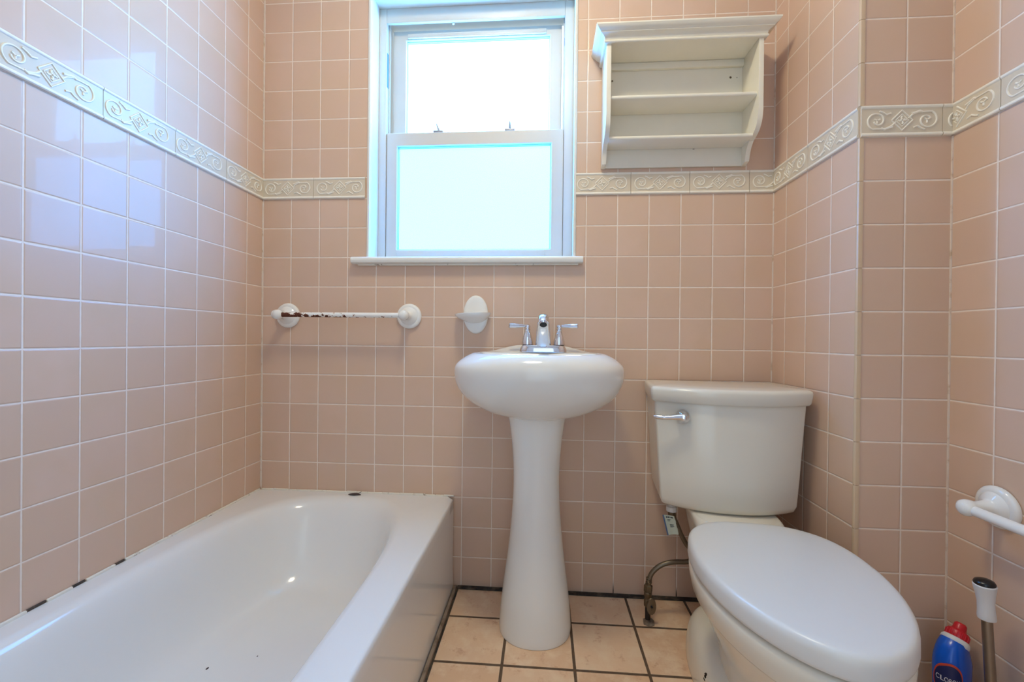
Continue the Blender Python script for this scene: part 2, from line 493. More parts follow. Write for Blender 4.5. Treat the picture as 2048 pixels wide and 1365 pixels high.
while z < ZC - 0.01:
    h = random.choice([T, T, T*0.5, T*0.4]); z1 = min(z + h, ZC - 0.01)
    if not (z1 > BZ0 - 0.002 and z < BZ1 + 0.002):
        mi = 1 if random.random() < 0.22 and z < 1.40 and h < T*0.6 else 0
        bm.faces.ensure_lookup_table()
        box(bm, 0.0003, 0.0032, -0.0032, -0.0003, z, z1 - 0.001, mi=mi)
    z = z1
M_CORN = grime('brown_corner_grout', rgb(150, 112, 74), rgb(190, 156, 118), 50, 0.4, 0.6, 0.8)
M_CORN2 = grime('pale_corner_grout', rgb(222, 206, 190), rgb(196, 170, 142), 30, 0.5, 0.7, 0.8)
finish(bm, 'trim_11', [M_CORN2, M_CORN], smooth=False, kind='structure')

bm = NB()      # rounded corner bead on the outer edge of the wall jog, broken by the border
for z0, z1 in ((0.008, BZ0 - 0.0012), (BZ1 + 0.0012, ZC - 0.004)):
    prof = [(W + 0.0095, YP - 0.0006), (W + 0.0085, YP - 0.0022), (W + 0.003, YP - 0.0030), (W - 0.0012, YP - 0.0022), (W - 0.0030, YP + 0.002), (W - 0.0026, YP + 0.0055), (W - 0.0004, YP + 0.0068), (W + 0.001, YP + 0.001)]
    z = z0
    while z < z1 - 0.01:
        zt = min(z + (BZ1 + T*math.floor((z - BZ1)/T + 1.001) - z if z > BZ1 - 0.01 else T*math.floor(z/T + 1.001) - z), z1)
        loft(bm, [[(x, y, zz) for x, y in prof] for zz in (z, zt - 0.0012)])
        z = zt
finish(bm, 'trim_12', plain('tan_corner_bead', rgb(206, 180, 150), 0.25, var=0.04), kind='structure')
bm = NB()      # grouted inside corners
for z0, z1 in ((0.008, BZ0 - 0.001), (BZ1 + 0.001, ZC - 0.004)):
    box(bm, XR - 0.0034, XR - 0.0002, YP - 0.0034, YP - 0.0002, z0, z1)
    box(bm, W - 0.0034, W - 0.0002, -0.0034, -0.0002, z0, z1)
finish(bm, 'trim_13', M_CORN2, smooth=False, kind='structure')

# ------------------------------------------------------------------ window
win = bpy.data.objects.new('window_1', None); COL.objects.link(win); win.location = (0.778, 0.0, 1.17); win['kind'] = 'structure'
FY = 0.08
bm = NB()      # plaster reveal round the opening with a rounded nosing at the tiles
for sx, x in ((1, WX0), (-1, WX1)):
    tk = 0.007 if sx > 0 else 0.003
    prof = [(x - sx*0.004, 0.003), (x - sx*0.006, -0.002), (x - sx*0.003, -0.006), (x + sx*0.004, -0.007), (x + sx*tk, -0.003), (x + sx*tk, 0.010),
            (x + sx*0.003, 0.014), (x + sx*0.003, FY + 0.07), (x - sx*0.0005, FY + 0.07)]
    loft(bm, [[(px, py, z) for px, py in prof] for z in (WZ0 + 0.012, WZ1)])
box(bm, WX0 - 0.004, WX1 + 0.004, -0.006, FY + 0.07, WZ1 - 0.003, WZ1 + 0.004, 0.002)
finish(bm, 'window_casing', M_PAINT, win)
bm = NB()      # fixed frame: jambs, head, stops
box(bm, 0.408, 0.436, FY, FY + 0.03, 1.186, 2.154, 0.002)
box(bm, 1.1145, 1.148, FY, FY + 0.03, 1.186, 2.154, 0.002)
box(bm, 0.436, 1.1145, FY, FY + 0.012, 2.098, 2.154, 0.002)
box(bm, 0.408, 0.4365, FY + 0.03, 0.16, 1.186, 2.154)
box(bm, 1.114, 1.148, FY + 0.03, 0.16, 1.186, 2.154)
box(bm, 0.4365, 1.114, FY + 0.012, 0.16, 2.118, 2.154)
box(bm, 0.4365, 0.4405, 0.106, 0.118, 1.66, 2.118)           # balance track ribs
box(bm, 1.110, 1.114, 0.106, 0.118, 1.66, 2.118)
box(bm, 0.4365, 0.4375, 0.086, 0.100, 1.86, 1.99, mi=1)        # dark slot of the sash balance
box(bm, 1.1130, 1.1140, 0.086, 0.096, 1.995, 2.02, mi=1)
finish(bm, 'window_frame', [M_VINYL, M_GASKET], win)
bm = NB()      # screw hook in the head
tube(bm, [(0.6905, 0.10, 2.119), (0.6905, 0.10, 2.108), (0.6885, 0.096, 2.099), (0.6905, 0.092, 2.094), (0.694, 0.094, 2.0965)], 0.0032, 8)
finish(bm, 'hook', M_PAINT, win)
def sash(name, x0, x1, z0, z1, gx0, gx1, gz0, gz1, y0, y1, mat, lipz=0.0):
    bm = NB()
    # mitred front face and inner rebate
    def ring(xa, xb, za, zb, y): return [(xa, y, za), (xb, y, za), (xb, y, zb), (xa, y, zb)]
    def strip(A, B, mi=0):
        va = [bm.verts.new(p) for p in A]; vb = [bm.verts.new(p) for p in B]
        for i in range(4):
            j = (i + 1) % 4
            f = bm.faces.new((va[i], va[j], vb[j], vb[i])); f.material_index = mi
    strip(ring(x0, x1, z0, z1, y1), ring(x0, x1, z0, z1, y0 + 0.002))
    strip(ring(x0, x1, z0, z1, y0 + 0.002), ring(x0 + .002, x1 - .002, z0 + .002, z1 - .002, y0))
    strip(ring(x0 + .002, x1 - .002, z0 + .002, z1 - .002, y0), ring(gx0 - .001, gx1 + .001, gz0 - .001, gz1 + .001, y0))
    strip(ring(gx0 - .001, gx1 + .001, gz0 - .001, gz1 + .001, y0), ring(gx0 + 0.002, gx1 - 0.002, gz0 + 0.002, gz1 - 0.002, y0 + 0.006))
    strip(ring(gx0 + 0.002, gx1 - 0.002, gz0 + 0.002, gz1 - 0.002, y0 + 0.006), ring(gx0 + 0.003, gx1 - 0.003, gz0 + 0.003, gz1 - 0.003, y0 + 0.009), 1)
    strip(ring(gx0 + 0.003, gx1 - 0.003, gz0 + 0.003, gz1 - 0.003, y0 + 0.009), ring(gx0 + 0.005, gx1 - 0.005, gz0 + 0.005, gz1 - 0.005, y0 + 0.012), 0)
    strip(ring(gx0 + 0.005, gx1 - 0.005, gz0 + 0.005, gz1 - 0.005, y0 + 0.012), ring(gx0 + 0.005, gx1 - 0.005, gz0 + 0.005, gz1 - 0.005, y0 + 0.0165), 1)
    o = finish(bm, 'sash', [M_VINYL, M_GASKET], win, angle=25)
    bm = NB(); box(bm, gx0 + 0.002, gx1 - 0.002, y0 + 0.0165, y0 + 0.021, gz0 + 0.002, gz1 - 0.002)
    finish(bm, 'pane', mat, o, smooth=False)
    return o
lo = sash('sash', 0.4375, 1.1135, 1.1905, 1.681, 0.479, 1.069, 1.233, 1.631, 0.086, 0.122, M_LOWER)
up = sash('sash', 0.447, 1.1045, 1.64, 2.099, 0.498, 1.061, 1.68, 2.062, 0.126, 0.158, M_UPPER)
lo['label'] = 'lower window sash with pebbled glass'; up['label'] = 'upper window sash with bright frosted glass'
bm = NB()      # narrow sill piece and finger rail of the lower sash
box(bm, 0.482, 1.045, 0.077, 0.0865, 1.2015, 1.228, 0.0015)
finish(bm, 'finger_rail', M_VINYL, win)
bm = NB()
box(bm, 0.506, 1.045, 0.1185, 0.1265, 2.066, 2.083, 0.0015)
finish(bm, 'pull_rail', M_VINYL, win)
def latch(x, lean):
    bm = NB()
    box(bm, x - 0.019, x + 0.019, 0.090, 0.112, 1.681, 1.690, 0.001)
    tube(bm, [(x + 0.001, 0.10, 1.689), (x, 0.099, 1.698), (x - lean*0.6, 0.097, 1.709), (x - lean, 0.096, 1.719)], [0.0062, 0.0050, 0.0036, 0.0020], 8)
    finish(bm, 'sash_latch', M_LATCH, win)
latch(0.637, 0.008); latch(0.911, 0.0)
bm = NB()      # sill with rounded nose
prof = [(0.085, 1.162), (0.002, 1.162), (-0.022, 1.162), (-0.028, 1.165), (-0.031, 1.172), (-0.030, 1.180), (-0.025, 1.185), (-0.016, 1.187), (0.085, 1.1895)]
loft(bm, [[(x, y, z) for y, z in prof] for x in (0.352, 0.356, 1.176, 1.180)])
o = finish(bm, 'window_sill', M_PAINT, win)
bm = NB(); box(bm, 0.372, 1.165, -0.014, -0.0005, 1.1565, 1.1618, 0.001)
finish(bm, 'sill_caulk', M_CAULK, win)

# ------------------------------------------------------------------ bathtub
def tub():
    TZ, X1, Y1 = 0.327, 0.735, -1.522
    cx, cy = 0.352, -0.76
    N = 144
    def outer(z, x1, grow=0.0, x0=0.0015, y0=-0.0015):
        pts = []
        for i in range(N):
            a = 2*PI*i/N; dx, dy = math.cos(a), math.sin(a)
            tx = ((x1 - cx) if dx > 0 else (cx - x0)) / max(abs(dx), 1e-9)
            ty = ((y0 - cy) if dy > 0 else (cy - Y1)) / max(abs(dy), 1e-9)
            t = min(tx, ty); pts.append((cx + dx*t, cy + dy*t, z))
        return pts
    def inner(z, x0, x1, y0, y1, n=3.2):
        mx, my = (x0 + x1)/2, (y0 + y1)/2; ax, ay = (x1 - x0)/2, (y0 - y1)/2
        pts = []
        for i in range(N):
            # same ray angles as the outer loop so that the rim quads stay clean
            a = 2*PI*i/N; dx, dy = math.cos(a), math.sin(a)
            # march along the ray from (cx,cy) to the superellipse
            lo_, hi_ = 0.0, 3.0
            for _ in range(40):
                t = (lo_ + hi_)/2
                v = abs((cx + dx*t - mx)/ax)**n + abs((cy + dy*t - my)/ay)**n
                if v > 1: hi_ = t
                else: lo_ = t
            pts.append((cx + dx*lo_, cy + dy*lo_, z))
        return pts
    L = [outer(0.0, X1 + 0.001), outer(0.02, X1 + 0.001), outer(0.10, X1 - 0.001), outer(0.29, X1), outer(TZ - 0.012, X1), outer(TZ - 0.004, X1 - 0.0015), outer(TZ - 0.001, X1 - 0.005), outer(TZ, X1 - 0.010)]
    x0, x1, y0, y1 = 0.060, 0.642, -0.040, -1.44
    L += [inner(TZ, x0 - 0.012, x1 + 0.006, y0 + 0.010, y1 - 0.012, 3.4)]
    for dz, ins in ((0.0015, 0.0), (0.006, 0.010), (0.014, 0.018), (0.026, 0.025), (0.05, 0.034), (0.09, 0.044), (0.14, 0.056), (0.19, 0.074), (0.22, 0.094), (0.236, 0.12), (0.243, 0.155), (0.2455, 0.21)):
        k = dz / 0.245
        L.append(inner(TZ - dz, x0 + ins*0.95, x1 - ins*0.8, y0 - ins*1.15 - 0.05*k, y1 + ins, 3.2 - 0.3*k))
    L.append(inner(TZ - 0.2465, 0.33, 0.374, -0.60, -0.9, 2.2))
    bm = NB(); loft(bm, L, True, True)
    o = finish(bm, 'bathtub', M_TUB, angle=50)
    tag(o, 'white enamelled bathtub set along the left tiled wall under the rusty towel rail', 'bathtub')
tub()
bm = NB()       # dark curled scrap on the back ledge
loops = []
for i in range(13):
    t = i / 12; x = 0.351 + 0.046*t; w = 0.0095 * math.sin(PI*min(max(t, 0.02), 0.98))**0.7
    zc = 0.3275 + 0.0025*math.sin(PI*t)
    loops.append([(x, -0.027 + w*math.cos(2*PI*k/8), zc + 0.0012 + 0.0012*math.sin(2*PI*k/8)) for k in range(8)])
loft(bm, loops)
tube(bm, [(0.385, -0.019, 0.3305), (0.389, -0.014, 0.332), (0.392, -0.010, 0.3335)], 0.0009, 6)
tag(finish(bm, 'leaf_scrap', M_LEAF), 'dark curled leaf-shaped scrap lying on the back ledge of the bathtub', 'debris')
def crumb(x, y, z, s, lab):
    bm = NB(); bmesh.ops.create_icosphere(bm, subdivisions=2, radius=s)
    for v in bm.verts:
        v.co.x *= 0.8 + random.random()*0.3; v.co.y *= 1.7; v.co.z *= 0.5
        v.co += Vector((x, y, z + s*0.45))
    tag(finish(bm, 'debris_crumb', M_LEAF), lab, 'debris', 'crumbs of debris in the tub')
crumb(0.237, -0.535, 0.081, 0.0030, 'largest dark crumb on the tub floor near the bottom of the photo')
crumb(0.222, -0.470, 0.081, 0.0020, 'small brown crumb on the tub floor, beyond the largest crumb')
crumb(0.330, -0.485, 0.081, 0.0014, 'tiny crumb on the tub floor, rightmost of the three crumbs')

# ------------------------------------------------------------------ pedestal sink
SX, SY = 1.032, -0.17
sink = thing('pedestal_sink', (SX, -0.19, 0), 'white pedestal sink with oval front and chrome faucet under the window', 'sink')
N = 96
def basin_loop(z, a, yf, yb, n=2.35, nb=4.5, lift=0.0):
    pts = []
    for i in range(N):
        t = 2*PI*i/N; c, s = math.cos(t), math.sin(t)
        if s <= 0:
            px = SX + a*sgnpow(c, 2/n); py = SY - (SY - yf)*abs(s)**(2/n)
        else:
            px = SX + a*sgnpow(c, 2/nb); py = SY + (yb - SY)*abs(s)**(2/nb)
        zz = z
        if lift:
            k = min(max((py + 0.075)/0.04, 0), 1); k = k*k*(3 - 2*k)
            zz += lift*k*math.exp(-((px - SX)/0.135)**4)
        pts.append((px, py, zz))
    return pts
ext = [(0.655, 0.080, -0.265, -0.075), (0.660, 0.098, -0.282, -0.05), (0.666, 0.125, -0.300, -0.03), (0.678, 0.163, -0.325, -0.012), (0.70, 0.205, -0.356, -0.006),
       (0.73, 0.238, -0.386, -0.005), (0.76, 0.254, -0.404, -0.004), (0.785, 0.259, -0.412, -0.004), (0.803, 0.259, -0.414, -0.004), (0.815, 0.2555, -0.413, -0.004),
       (0.826, 0.246, -0.409, -0.004), (0.837, 0.231, -0.401, -0.004), (0.845, 0.217, -0.392, -0.004), (0.850, 0.206, -0.384, -0.004), (0.852, 0.198, -0.377, -0.005)]
ext = interp_rows(ext, 2)
L = [basin_loop(z, a, yf, yb, 2.35, 3.2, 0.024*min(max((z-0.80)/0.05, 0), 1)) for z, a, yf, yb in ext]
for z, a, yf, yb in [(0.852, 0.192, -0.370, -0.020), (0.8515, 0.187, -0.364, -0.035), (0.851, 0.184, -0.360, -0.060), (0.851, 0.182, -0.358, -0.105), (0.850, 0.181, -0.357, -0.118),
                     (0.845, 0.176, -0.352, -0.124), (0.83, 0.168, -0.344, -0.130), (0.80, 0.155, -0.330, -0.140), (0.76, 0.130, -0.305, -0.155), (0.735, 0.095, -0.275, -0.17 + 0.001), (0.726, 0.04, -0.225, -0.168)]:
    lf = 0.024 if yb > -0.075 else 0.0
    L.append(basin_loop(z, a, yf, yb, 2.35, 3.2, lf))
bm = NB(); loft(bm, L, True, True)
finish(bm, 'basin', M_SINK, sink, angle=60)
ped = [(0.0005, 0.1085, 0.106), (0.004, 0.110, 0.107), (0.02, 0.1105, 0.107), (0.05, 0.1085, 0.105), (0.10, 0.104, 0.102), (0.17, 0.095, 0.094), (0.25, 0.085, 0.086), (0.33, 0.077, 0.079),
       (0.40, 0.0725, 0.075), (0.46, 0.071, 0.073), (0.52, 0.0725, 0.073), (0.58, 0.0775, 0.076), (0.63, 0.084, 0.080), (0.655, 0.0885, 0.084), (0.662, 0.0892, 0.085), (0.665, 0.085, 0.080)]
ped = interp_rows(ped, 3)
bm = NB()
loft(bm, [[(1.029 + a*sgnpow(math.cos(2*PI*k/64), 0.92), -0.187 + b*sgnpow(math.sin(2*PI*k/64), 0.92), z) for k in range(64)] for z, a, b in ped])
finish(bm, 'pedestal', M_SINK, sink, angle=60)
bm = NB()      # stained joint between basin and pedestal
tube(bm, [(1.029 + 0.090*math.cos(a), -0.187 + 0.0855*math.sin(a), 0.6635) for a in [PI*1.42 + i*0.05 for i in range(18)]], 0.0011, 6)
finish(bm, 'joint_stain', M_CAULKD, sink)
# faucet
FX, FYY, FZ = 1.0455, -0.092, 0.8515
bm = NB()
def stad(hw, hd, z, n=48, y=FYY):
    return [(FX + hw*sgnpow(math.cos(2*PI*k/n), 0.55), y + hd*sgnpow(math.sin(2*PI*k/n), 0.75), z) for k in range(n)]
loft(bm, [stad(0.078, 0.0285, FZ), stad(0.0785, 0.029, FZ + 0.003), stad(0.0765, 0.0275, FZ + 0.012), stad(0.072, 0.025, FZ + 0.020), stad(0.0695, 0.023, FZ + 0.0235), stad(0.064, 0.018, FZ + 0.0245)])
fau = finish(bm, 'faucet', M_CHROME, sink, angle=35)
fau['label'] = 'chrome centre-set faucet'
bm = NB()      # spout: broad tapering arm that rises, leans forward and turns down at the outlet
sp = catmull([(FX, -0.094, FZ + 0.004), (FX, -0.103, FZ + 0.035), (FX, -0.119, FZ + 0.068), (FX, -0.142, FZ + 0.096), (FX, -0.168, FZ + 0.108), (FX, -0.190, FZ + 0.105), (FX, -0.204, FZ + 0.091)], 5)
nn = len(sp) - 1
loops = []
for i, (p, t, u, w) in enumerate(frames(sp)):
    s = i / nn
    hw = 0.0275 - 0.0105*min(s/0.7, 1.0) ; ht = 0.019 - 0.0035*s
    if s > 0.8: hw = hw - 0.0015*(s - 0.8)/0.2
    x = Vector((1, 0, 0)); v = t.cross(x).normalized()
    loops.append([p + x*(hw*sgnpow(math.cos(2*PI*k/28), 0.72)) + v*(ht*sgnpow(math.sin(2*PI*k/28), 0.72)) for k in range(28)])
loft(bm, loops)
e, tdir = sp[-1], (sp[-1] - sp[-2]).normalized()
lathe(bm, [(0.0130, -0.002), (0.0138, 0.002), (0.0120, 0.0040)], e, tdir, 24)
lathe(bm, [(0.0001, 0.0041), (0.0112, 0.0043), (0.0112, 0.0034), (0.0001, 0.0034)], e, tdir, 24, 1)
finish(bm, 'spout', [M_CHROME, M_DARK], fau, angle=40)
for sg in (-1, 1):
    hx = FX + sg*0.0525
    bm = NB()
    lathe(bm, [(0.0190, 0.0), (0.0190, 0.003), (0.0186, 0.008), (0.0170, 0.018), (0.0135, 0.030), (0.0105, 0.040), (0.0085, 0.046), (0.0100, 0.0485), (0.0102, 0.051), (0.0078, 0.053), (0.0074, 0.055), (0.0092, 0.058), (0.0097, 0.062), (0.0080, 0.066), (0.003, 0.0685)], (hx, FYY, FZ + 0.0255), (0, 0, 1), 28)
    lathe(bm, [(0.0192, -0.0012), (0.0192, 0.0001)], (hx, FYY, FZ + 0.0255), (0, 0, 1), 28, 1)
    zl = FZ + 0.0255 + 0.0615
    tube(bm, [(hx + sg*0.006, FYY, zl), (hx + sg*0.016, FYY - 0.002, zl + 0.0005), (hx + sg*0.028, FYY - 0.004, zl + 0.001), (hx + sg*0.042, FYY - 0.006, zl + 0.001), (hx + sg*0.056, FYY - 0.008, zl + 0.001), (hx + sg*0.060, FYY - 0.0085, zl + 0.001), (hx + sg*0.062, FYY - 0.009, zl + 0.001)],
         [0.0042, 0.0050, 0.0068, 0.0084, 0.0078, 0.0086, 0.006], 16)
    finish(bm, 'handle', [M_CHROME, M_DARK], fau)

# ------------------------------------------------------------------ toilet
PH = math.radians(6.0)
TX, TY = 1.609, -0.022
def tw(lx, ly, z, ph=PH, ox=TX, oy=TY):
    return (ox + lx*math.cos(ph) - ly*math.sin(ph), oy - lx*math.sin(ph) - ly*math.cos(ph), z)
toilet = thing('toilet', (1.585, -0.40, 0), 'bone white two-piece toilet with closed lid, right of the pedestal sink', 'toilet')
def tank_loop(z, wb, wf, dcorner, dc, y0=0.0, ph=PH, ox=TX, oy=TY, r=2):
    pts = []
    def seg(a, b, n):
        for i in range(n):
            t = i/n; pts.append((a[0] + (b[0]-a[0])*t, a[1] + (b[1]-a[1])*t))
    seg((-wb, y0), (-wf, dcorner), 10)
    for i in range(40):
        t = i/40; x = -wf + 2*wf*t
        pts.append((x, dcorner + (dc - dcorner)*(1 - abs(x/wf)**2.2)))
    seg((wf, dcorner), (wb, y0), 10)
    seg((wb, y0), (-wb, y0), 24)
    for _ in range(r):
        q = []
        for i in range(len(pts)):
            a, b = pts[i], pts[(i+1) % len(pts)]
            q.append((a[0]*.75+b[0]*.25, a[1]*.75+b[1]*.25)); q.append((a[0]*.25+b[0]*.75, a[1]*.25+b[1]*.75))
        pts = q
    return [tw(x, y, z, ph, ox, oy) for x, y in pts]
def tk(z, ins, wtop=0.208): return None
bm = NB()
rows = [(0.398, 0.158, 0.158, 0.175, 0.222, 0.02), (0.400, 0.172, 0.174, 0.190, 0.240, 0.012), (0.408, 0.180, 0.182, 0.200, 0.252, 0.006), (0.424, 0.1845, 0.187, 0.205, 0.258, 0.003),
        (0.50, 0.190, 0.193, 0.206, 0.262, 0.002), (0.60, 0.196, 0.199, 0.207, 0.265, 0.002), (0.70, 0.202, 0.206, 0.208, 0.268, 0.002), (0.714, 0.203, 0.207, 0.208, 0.268, 0.002)]
loft(bm, [tank_loop(*r) for r in rows])
finish(bm, 'tank', M_TOILET, toilet, angle=50)
bm = NB()
rows = [(0.7135, 0.203, 0.206, 0.208, 0.269, 0.002), (0.7145, 0.2075, 0.2125, 0.213, 0.276, 0.000), (0.720, 0.2095, 0.216, 0.217, 0.281, -0.001), (0.735, 0.2105, 0.218, 0.220, 0.285, -0.001), (0.748, 0.2110, 0.219, 0.222, 0.287, -0.001), (0.7545, 0.2100, 0.2175, 0.2205, 0.2855, 0.000),
        (0.758, 0.206, 0.213, 0.2155, 0.280, 0.002), (0.7595, 0.198, 0.204, 0.206, 0.270, 0.008), (0.7605, 0.15, 0.15, 0.15, 0.20, 0.03)]
loft(bm, [tank_loop(*r) for r in rows])
finish(bm, 'tank_lid', M_TOILET, toilet, angle=50)
bm = NB()      # flush lever: round boss and a drooping handle that points left
px, py, pz = tw(-0.1345, 0.2505, 0.677)
nrm = Vector(tw(0, 1, 0)) - Vector(tw(0, 0, 0)); nrm = (nrm + 0.25*(Vector(tw(-1, 0, 0)) - Vector(tw(0, 0, 0)))).normalized()
lathe(bm, [(0.020, -0.006), (0.020, 0.003), (0.0185, 0.007), (0.013, 0.011), (0.011, 0.016), (0.012, 0.021), (0.009, 0.025), (0.003, 0.0265)], (px, py, pz), nrm, 28)
c = Vector((px, py, pz)) + nrm*0.019
lx = (Vector(tw(-1, -0.18, 0)) - Vector(tw(0, 0, 0))).normalized()
tube(bm, [c + lx*0.0 + Vector((0, 0, 0.001)), c + lx*0.012 + Vector((0, 0, 0.0)), c + lx*0.03 + Vector((0, 0, -0.002)), c + lx*0.05 + Vector((0, 0, -0.0035)), c + lx*0.068 + Vector((0, 0, -0.003)), c + lx*0.078 + Vector((0, 0, -0.002))],
     [0.011, 0.0095, 0.0072, 0.0066, 0.0066, 0.0035], 16)
finish(bm, 'flush_lever', M_CHROME, toilet)
# bowl, seat, lid share the axis of the lid
PB = 0.0967; BX, BY = 1.5881, -0.3634
def egg(z, Wd, Lb, Lf, yc, n=64, nf=1.82, nb=2.74, ph=PB, ox=BX, oy=BY):
    pts = []; Lf += 0.0125; Lb += 0.006; yc -= 0.0102
    for i in range(n):
        t = 2*PI*i/n; c, s = math.cos(t), math.sin(t)
        if s >= 0: lx_, ly_ = Wd*sgnpow(c, 2/nf), yc + Lf*abs(s)**(2/nf)
        else:      lx_, ly_ = Wd*sgnpow(c, 2/nb), yc - Lb*abs(s)**(2/nb)
        pts.append(tw(lx_, ly_, z, ph, ox, oy))
    return pts
bm = NB()
rows = interp_rows([(0.005, 0.098, 0.20, 0.175, 0.175), (0.03, 0.096, 0.20, 0.172, 0.175), (0.10, 0.094, 0.20, 0.172, 0.175), (0.17, 0.104, 0.19, 0.185, 0.18), (0.23, 0.128, 0.185, 0.215, 0.19), (0.28, 0.152, 0.185, 0.245, 0.195), (0.308, 0.165, 0.186, 0.260, 0.198)], 3)
L = [egg(*r) for r in rows]
L += [egg(0.3105, 0.171, 0.188, 0.266, 0.199), egg(0.316, 0.1745, 0.19, 0.269, 0.20), egg(0.345, 0.180, 0.193, 0.275, 0.20), egg(0.360, 0.181, 0.194, 0.276, 0.20), egg(0.368, 0.178, 0.192, 0.273, 0.20), egg(0.3715, 0.170, 0.186, 0.265, 0.20)]
loft(bm, L)
# platform below the tank and the trapway foot
def deck(z, Wd, y0, y1, n=4.0):
    mid, half = (y0 + y1)/2, (y1 - y0)/2
    return [tw(Wd*sgnpow(math.cos(2*PI*k/48), 2/n), mid + half*sgnpow(math.sin(2*PI*k/48), 2/n), z, PB, BX, BY) for k in range(48)]
loft(bm, [deck(*r) for r in interp_rows([(0.004, 0.085, -0.20, 0.12), (0.10, 0.080, -0.20, 0.12), (0.20, 0.082, -0.22, 0.10), (0.27, 0.094, -0.27, 0.10), (0.32, 0.106, -0.29, 0.09), (0.36, 0.113, -0.30, 0.08), (0.375, 0.116, -0.30, 0.03), (0.392, 0.118, -0.30, -0.025), (0.3975, 0.112, -0.295, -0.032)], 3)])
loft(bm, [egg(z, w, lb, lf, yc, 56, 2.4, 2.6) for z, w, lb, lf, yc in interp_rows([(0.0006, 0.140, 0.205, 0.36, 0.02), (0.012, 0.1425, 0.207, 0.36, 0.02), (0.045, 0.141, 0.206, 0.358, 0.02), (0.075, 0.136, 0.20, 0.35, 0.02), (0.098, 0.124, 0.188, 0.335, 0.02), (0.112, 0.104, 0.168, 0.31, 0.02), (0.118, 0.080, 0.14, 0.28, 0.02)], 3)])
finish(bm, 'bowl', M_TOILET, toilet, angle=60)
bm = NB()
loft(bm, [egg(0.3700, 0.140, 0.160, 0.232, 0.20), egg(0.3705, 0.152, 0.168, 0.246, 0.20), egg(0.379, 0.154, 0.170, 0.248, 0.20), egg(0.3825, 0.150, 0.166, 0.244, 0.20)])
finish(bm, 'seat', M_SEAT, toilet, angle=50)
bm = NB()
loft(bm, [egg(0.3795, 0.150, 0.165, 0.245, 0.20), egg(0.3775, 0.180, 0.193, 0.276, 0.20), egg(0.379, 0.1825, 0.1955, 0.2785, 0.20), egg(0.385, 0.1835, 0.197, 0.280, 0.20), egg(0.405, 0.1830, 0.197, 0.2795, 0.20), egg(0.4135, 0.1815, 0.1955, 0.278, 0.20),
          egg(0.4185, 0.177, 0.191, 0.2735, 0.20), egg(0.4205, 0.171, 0.185, 0.267, 0.20), egg(0.4215, 0.160, 0.174, 0.255, 0.20), egg(0.4225, 0.10, 0.11, 0.16, 0.20), egg(0.4228, 0.03, 0.03, 0.05, 0.20)])
finish(bm, 'seat_lid', M_SEAT, toilet, angle=50)
bm = NB()      # bare floor bolt
bx, by = 1.452, -0.452
lathe(bm, [(0.009, -0.012), (0.009, 0.002), (0.0055, 0.0025), (0.0055, 0.008), (0.0030, 0.0085), (0.0030, 0.014), (0.001, 0.0145)], (bx, by, 0.074), (-0.35, 0, 1), 16)
finish(bm, 'floor_bolt', M_PIPE, toilet)

# ------------------------------------------------------------------ water supply
ws = thing('water_supply', (1.388, -0.128, 0), 'brown braided water hose and shut-off valve rising from the floor left of the toilet', 'valve')
bm = NB()
lathe(bm, [(0.0085, 0.0006), (0.0085, 0.05)], (1.388, -0.128, 0), (0, 0, 1), 18)
finish(bm, 'pipe', M_PIPE, ws)
bm = NB()      # torn dark patch of mortar round the pipe
vs = [(1.388 + r*math.cos(a), -0.135 + r*math.sin(a)) for a, r in [(0.2, .019), (0.9, .020), (1.7, .014), (2.5, .017), (3.2, .016), (3.9, .024), (4.7, .026), (5.4, .024)]]
loft(bm, [[(x, y, 0.0004) for x, y in vs], [(x, y, 0.003) for x, y in vs], [(1.388 + (x-1.388)*.7, -0.135 + (y+.135)*.7, 0.005) for x, y in vs]])
finish(bm, 'mortar_collar', M_STRIP, ws)
bm = NB()
lathe(bm, [(0.0115, 0.0), (0.0125, 0.004), (0.0125, 0.020), (0.0105, 0.024), (0.0105, 0.030), (0.0125, 0.034), (0.0125, 0.044), (0.009, 0.048)], (1.388, -0.128, 0.046), (0, 0, 1), 8)
lathe(bm, [(0.008, 0.0), (0.008, 0.022), (0.005, 0.024)], (1.388, -0.130, 0.062), (0.15, -1, 0), 16)
lathe(bm, [(0.0135, 0.0), (0.0135, 0.018), (0.009, 0.021), (0.009, 0.03)], (1.388, -0.128, 0.094), (0.05, 0, 1), 6)
finish(bm, 'valve_body', M_BRASS, ws, angle=25)
bm = NB()
hc = Vector((1.3918, -0.155, 0.062)); ha = Vector((0.15, -1, 0)).normalized()
lathe(bm, [(0.010, -0.004), (0.0145, -0.002), (0.0155, 0.001), (0.0145, 0.004), (0.006, 0.005), (0.0055, 0.0035)], hc, ha, 28, 0, 1.0, 1.72)
lathe(bm, [(0.0001, 0.0045), (0.0034, 0.0062), (0.0034, 0.003)], hc, ha, 12, 1)
finish(bm, 'valve_handle', [M_STEEL, M_DARK], ws)
bm = NB()
hp = catmull([(1.390, -0.128, 0.118), (1.394, -0.128, 0.140), (1.404, -0.128, 0.158), (1.424, -0.128, 0.176), (1.449, -0.128, 0.187), (1.478, -0.127, 0.191), (1.505, -0.126, 0.192), (1.528, -0.125, 0.199), (1.535, -0.124, 0.213), (1.524, -0.124, 0.230),
              (1.507, -0.126, 0.247), (1.4895, -0.128, 0.278), (1.478, -0.128, 0.305), (1.4655, -0.128, 0.333), (1.4610, -0.128, 0.352)], 6)
tube(bm, hp, [0.0074]*len(hp), 12)
for z in (0.121, 0.127, 0.133): lathe(bm, [(0.0078, 0.0), (0.0092, 0.0012), (0.0092, 0.0028), (0.0078, 0.004)], (1.3905, -0.128, z), (0.15, 0, 1), 14)
hose = finish(bm, 'hose', M_STEEL, ws)
bm = NB()
